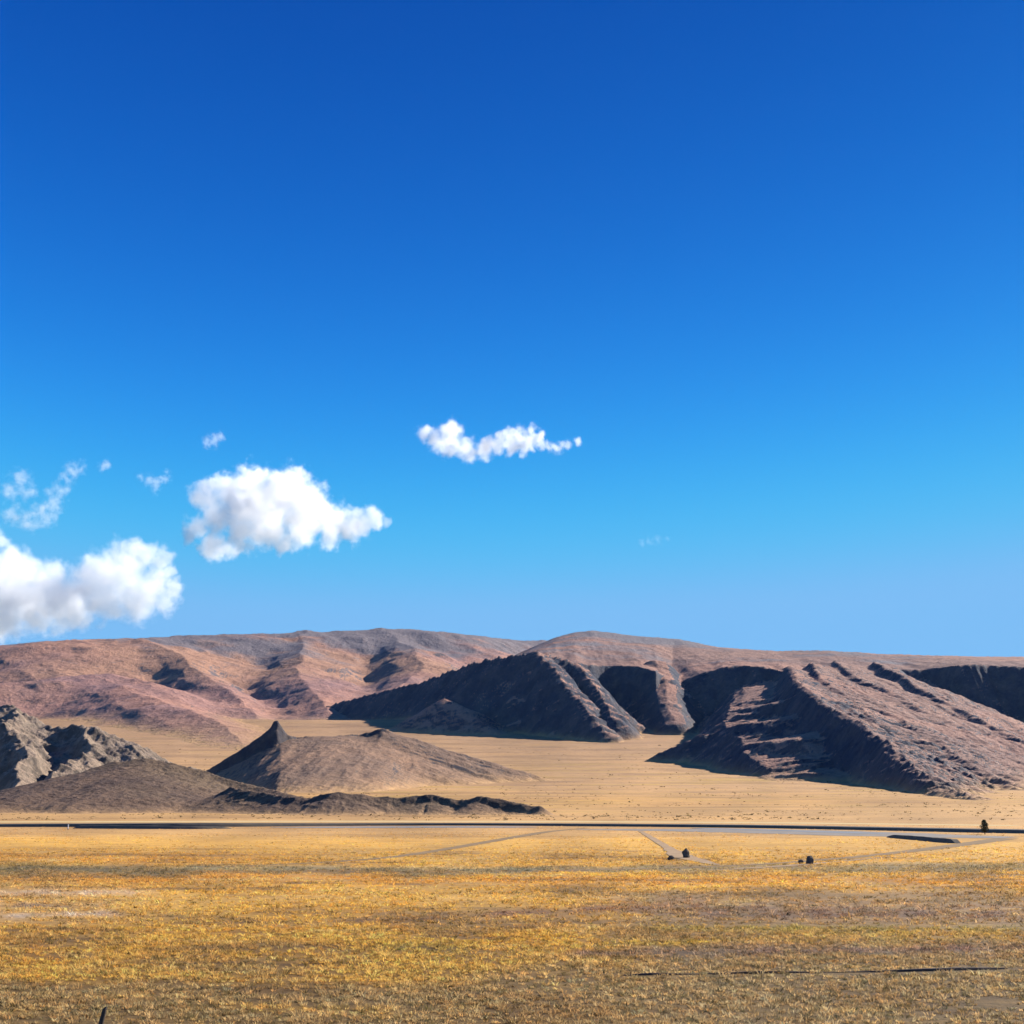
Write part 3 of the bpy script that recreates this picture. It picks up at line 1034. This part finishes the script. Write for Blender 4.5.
m_wood = simple_mat("dark_weathered_wood", (.045, .035, .030), (.085, .068, .056), 9, stretch=(3, 3, .4))
pm = lathe("post", [(0, 0, -.1, .085), (.005, 0, .1, .083), (.03, 0, .35, .08), (.06, .01, .6, .076), (.075, .01, .74, .07), (.10, .01, .82, .045), (.125, .01, .86, .012)], 12, 4, .06)
p0 = on_ground(100, 1028)
po = link("post", pm, m_wood, label="short dark leaning wooden post at the bottom of the picture", category="post")
po["label"] = "short dark leaning wooden post standing in the grey tussock grass"
po.location = p0
po.rotation_euler = (0, rad(4), .3)
po.scale = (.9, .9, .74)

# white marker beside the road
m_white = simple_mat("white_paint", (.80, .80, .78), (.72, .71, .69), 4)
m_red = simple_mat("dark_band_paint", (.05, .04, .04), (.08, .06, .06), 4)
pk = on_ground(68, 829.2)
mk = empty("road_marker", pk, "small white marker post at the road edge by the dark bank", "marker")
a = link("post", lathe("post", [(0, 0, -.1, .11), (0, 0, .9, .11), (0, 0, 1.0, .09), (0, 0, 1.04, .04)], 10), m_white)
a.parent = mk
a = link("base", lathe("base", [(0, 0, -.05, .2), (0, 0, .08, .2), (0, 0, .12, .15)], 10), m_red)
a.parent = mk

# lone small dark tree by the road
m_leaf = simple_mat("dark_leaves", (.045, .058, .028), (.10, .075, .04), 2)
m_bark = simple_mat("bark", (.05, .035, .028), (.08, .06, .045), 6)


def small_tree(px, py, h, w, label):
    p = on_ground(px, py)
    root = empty("tree", p, label, "tree")
    t = link("trunk", lathe("trunk", [(0, 0, -.05, .09), (.02, 0, .4 * h, .07), (.0, .02, .75 * h, .04), (0, 0, .97 * h, .012)], 8, 2, .08), m_bark)
    t.parent = root
    n = 1500
    u = RNG.random(n)
    z = h * (.16 + .84 * u)
    prof = w * .5 * np.interp(u, [0, .15, .45, .7, 1], [.35, .85, 1, .8, .25])
    a = RNG.random(n) * 2 * math.pi
    lob = 1 + .35 * np.sin(3 * a + 7 * u) * np.sin(9 * u)
    r = prof * lob * np.sqrt(RNG.random(n))
    c = np.stack([r * np.cos(a), r * np.sin(a), z], -1)
    s = .11
    d1 = RNG.normal(size=(n, 3))
    d1 /= np.linalg.norm(d1, axis=1)[:, None]
    d2 = np.cross(d1, RNG.normal(size=(n, 3)))
    d2 /= np.linalg.norm(d2, axis=1)[:, None]
    V = np.stack([c - d1 * s, c + d2 * s * .5, c + d1 * s, c - d2 * s * .5], 1).reshape(-1, 3)
    Q = np.arange(4 * n).reshape(-1, 4)
    cr = link("crown", np_mesh("crown", V, Q, smooth=False), m_leaf)
    cr.parent = root


small_tree(985, 834.5, 2.7, 1.5, "lone small dark tree standing beside the far road")


# ------------------------------------------------------------------ clouds
def cloud(balls, depth, label, seed, dens, size, erode=.85, edge=.30, vox=14.0, group="white clouds over the mountains"):
    """balls: (px, py, pixel radius[, depth offset in radii]) puffs fused into one body of vapour"""
    import bmesh
    from mathutils import Vector, Matrix
    bm = bmesh.new()
    cs = []
    for q in balls:
        px, py, r = q[:3]
        R = r / F * depth * 1.58
        off = (q[3] if len(q) > 3 else random.uniform(-.6, .6)) * R * 1.3
        p = at(px, py, depth)
        kk = (depth + off) / depth
        p = np.array((p[0] * kk, p[1] * kk, CAM_H + (p[2] - CAM_H) * kk))
        cs.append((p, R))
        bmesh.ops.create_icosphere(bm, subdivisions=3, radius=R * 1.02, matrix=Matrix.Translation(Vector(p)))
    me = bpy.data.meshes.new("cloud")
    bm.to_mesh(me)
    bm.free()
    o = bpy.data.objects.new("cloud", me)
    COL.objects.link(o)
    md = o.modifiers.new("fuse", 'REMESH')
    md.mode = 'VOXEL'
    md.voxel_size = vox
    dg = bpy.context.evaluated_depsgraph_get()
    dg.update()
    me2 = bpy.data.meshes.new_from_object(o.evaluated_get(dg))
    o.modifiers.clear()
    o.data = me2
    bpy.data.meshes.remove(me)
    me2.name = "cloud"
    # vapour: dense inside the puffs, frayed by noise towards their rims
    m = bpy.data.materials.new("cloud_vapour")
    m.use_nodes = True
    t = m.node_tree
    t.nodes.remove(t.nodes["Principled BSDF"])
    v = t.nodes.new("ShaderNodeVolumePrincipled")
    v.inputs["Color"].default_value = (1, 1, 1, 1)
    v.inputs["Anisotropy"].default_value = .3
    P = geo_pos(t).outputs["Position"]
    wn = t.nodes.new("ShaderNodeTexNoise")
    wn.inputs["Scale"].default_value = 1 / (size * 1.3)
    wn.inputs["Detail"].default_value = 4
    t.links.new(P, wn.inputs["Vector"])
    wv = t.nodes.new("ShaderNodeVectorMath")
    wv.operation = 'MULTIPLY_ADD'
    t.links.new(wn.outputs["Color"], wv.inputs[0])
    wv.inputs[1].default_value = (size * 1.5,) * 3
    wv.inputs[2].default_value = (-size * .75,) * 3
    wa = t.nodes.new("ShaderNodeVectorMath")
    wa.operation = 'ADD'
    t.links.new(P, wa.inputs[0])
    t.links.new(wv.outputs[0], wa.inputs[1])
    PW = wa.outputs[0]
    acc = None
    for p, R in cs:
        dn = t.nodes.new("ShaderNodeVectorMath")
        dn.operation = 'DISTANCE'
        t.links.new(PW, dn.inputs[0])
        dn.inputs[1].default_value = tuple(p)
        ma = t.nodes.new("ShaderNodeMath")
        ma.operation = 'MULTIPLY_ADD'
        t.links.new(dn.outputs["Value"], ma.inputs[0])
        ma.inputs[1].default_value = -1 / R
        ma.inputs[2].default_value = 1
        if acc is None:
            acc = ma.outputs[0]
        else:
            sm = t.nodes.new("ShaderNodeMath")
            sm.operation = 'SMOOTH_MAX'
            t.links.new(acc, sm.inputs[0])
            t.links.new(ma.outputs[0], sm.inputs[1])
            sm.inputs[2].default_value = .12
            acc = sm.outputs[0]
    n = ntex(t, P, 1 / size, 5, .62)
    k = mathn(t, 'SUBTRACT', acc, mathn(t, 'MULTIPLY', mathn(t, 'SUBTRACT', 0.70, n), erode * 2))
    k = mathn(t, 'MULTIPLY', k, 1 / edge, True)
    k = mathn(t, 'MULTIPLY', k, k)
    t.links.new(mathn(t, 'MULTIPLY', k, dens), v.inputs["Density"])
    t.links.new(v.outputs[0], t.nodes["Material Output"].inputs["Volume"])
    me2.materials.append(m)
    o["label"], o["category"], o["group"] = label, "cloud", group
    return o


D = 10000
cloud([(205, 497, 17), (222, 488, 17), (215, 515, 20), (196, 528, 14), (190, 540, 10), (212, 545, 16), (240, 500, 24), (252, 484, 20), (262, 505, 30), (275, 490, 24),
       (292, 486, 22), (300, 505, 28), (270, 528, 24), (240, 530, 22), (312, 502, 18), (322, 515, 22), (345, 525, 20), (362, 522, 15), (376, 520, 11), (385, 519, 7),
       (300, 530, 20), (330, 535, 15), (230, 550, 10), (285, 543, 12)],
      D, "largest white heaped cloud, floating clear above the skyline", 1, .0095, 105, erode=.80, edge=.32)
cloud([(8, 560, 18), (20, 575, 26), (-5, 590, 34), (30, 600, 26), (60, 600, 26), (85, 590, 24), (100, 570, 22), (125, 558, 20), (145, 556, 16), (165, 560, 12), (120, 580, 26),
       (150, 590, 20), (158, 578, 14), (170, 571, 9), (178, 584, 8), (165, 600, 16), (172, 590, 12), (140, 608, 18), (110, 608, 18), (75, 615, 18), (40, 618, 18), (5, 620, 22), (-40, 590, 40), (-70, 610, 40), (0, 540, 12), (55, 575, 16), (95, 584, 24), (45, 588, 26), (70, 604, 26), (15, 606, 30), (100, 600, 24), (130, 594, 24), (-20, 570, 26), (60, 620, 16), (-10, 625, 24)],
      11500, "long white cloud bank resting low over the mountain skyline", 2, .0062, 120, erode=.75, edge=.36)
cloud([(490, 445, 10), (500, 441, 10), (508, 440, 10), (518, 440, 10), (528, 440, 9), (536, 440, 8), (440, 444, 11), (424, 432, 8), (434, 438, 11), (448, 434, 14), (455, 428, 9), (452, 446, 13), (468, 450, 13), (483, 450, 10), (497, 448, 9), (512, 447, 9), (525, 449, 8),
       (498, 436, 5), (505, 434, 7), (513, 433, 6), (520, 431, 8), (527, 431, 6), (533, 431, 7), (541, 434, 6), (542, 439, 4), (541, 444, 6), (533, 448, 6), (549, 446, 6), (556, 447, 7), (563, 445, 6), (570, 444, 6), (578, 442, 5)],
      9500, "slender white cloud with a long wispy tail, highest in the sky", 3, .014, 80, erode=.72, edge=.45, vox=9)
cloud([(20, 480, 13), (10, 492, 13), (28, 492, 12), (14, 515, 14), (30, 521, 14), (46, 517, 14), (54, 505, 12), (60, 490, 12), (72, 472, 12), (82, 468, 8), (65, 478, 9), (40, 510, 12), (48, 492, 8)],
      9800, "thin broken ring shaped cloud above the low cloud bank", 4, .0065, 62, erode=1.0, edge=.6, vox=10)
cloud([(148, 480, 8), (156, 482, 10), (164, 478, 8), (168, 473, 6), (140, 477, 6), (155, 488, 7)], 9800, "small ragged cloud beside the upper left of the largest cloud", 5, .006, 50, erode=1.0, edge=.6, vox=8)
cloud([(207, 442, 7), (213, 440, 9), (220, 437, 7)], 9800, "tiny white cloud puff directly above the largest cloud", 6, .008, 45, erode=.95, edge=.6, vox=8)
cloud([(104, 466, 7), (107, 464, 6), (101, 468, 5)], 9800, "tiny round cloud puff beside the broken ring shaped cloud", 7, .007, 45, erode=.95, edge=.6, vox=8)
cloud([(642, 542, 5), (650, 541, 6), (658, 540, 6), (667, 539, 5)], 9800, "faint lone cloud wisp over the dark faced mountain", 8, .0022, 45, erode=.9, edge=.6, vox=8)

# ------------------------------------------------------------------ air
import bmesh as _bm
hb = _bm.new()
_bm.ops.create_cube(hb, size=1)
for v in hb.verts:
    v.co = (v.co.x * 17800, v.co.y * 17800, 860 if v.co.z > 0 else -4)
hme = bpy.data.meshes.new("haze")
hb.to_mesh(hme)
hb.free()
hm = bpy.data.materials.new("pale_air")
hm.use_nodes = True
ht = hm.node_tree
ht.nodes.remove(ht.nodes["Principled BSDF"])
hv = ht.nodes.new("ShaderNodeVolumePrincipled")
hv.inputs["Color"].default_value = (.36, .64, 1.0, 1)
hv.inputs["Density"].default_value = HAZE
hv.inputs["Anisotropy"].default_value = .2
ht.links.new(hv.outputs[0], ht.nodes["Material Output"].inputs["Volume"])
link("haze", hme, hm, kind="stuff", label="thin pale blue air between the viewer and the mountains")

SC.cycles.volume_bounces = 24
SC.cycles.max_bounces = 28
SC.cycles.diffuse_bounces = 3
SC.cycles.transparent_max_bounces = 16
SC.cycles.volume_step_rate = 0.3
SC.cycles.volume_max_steps = 512
SC.cycles.use_denoising = True
SC.cycles.sample_clamp_indirect = 8
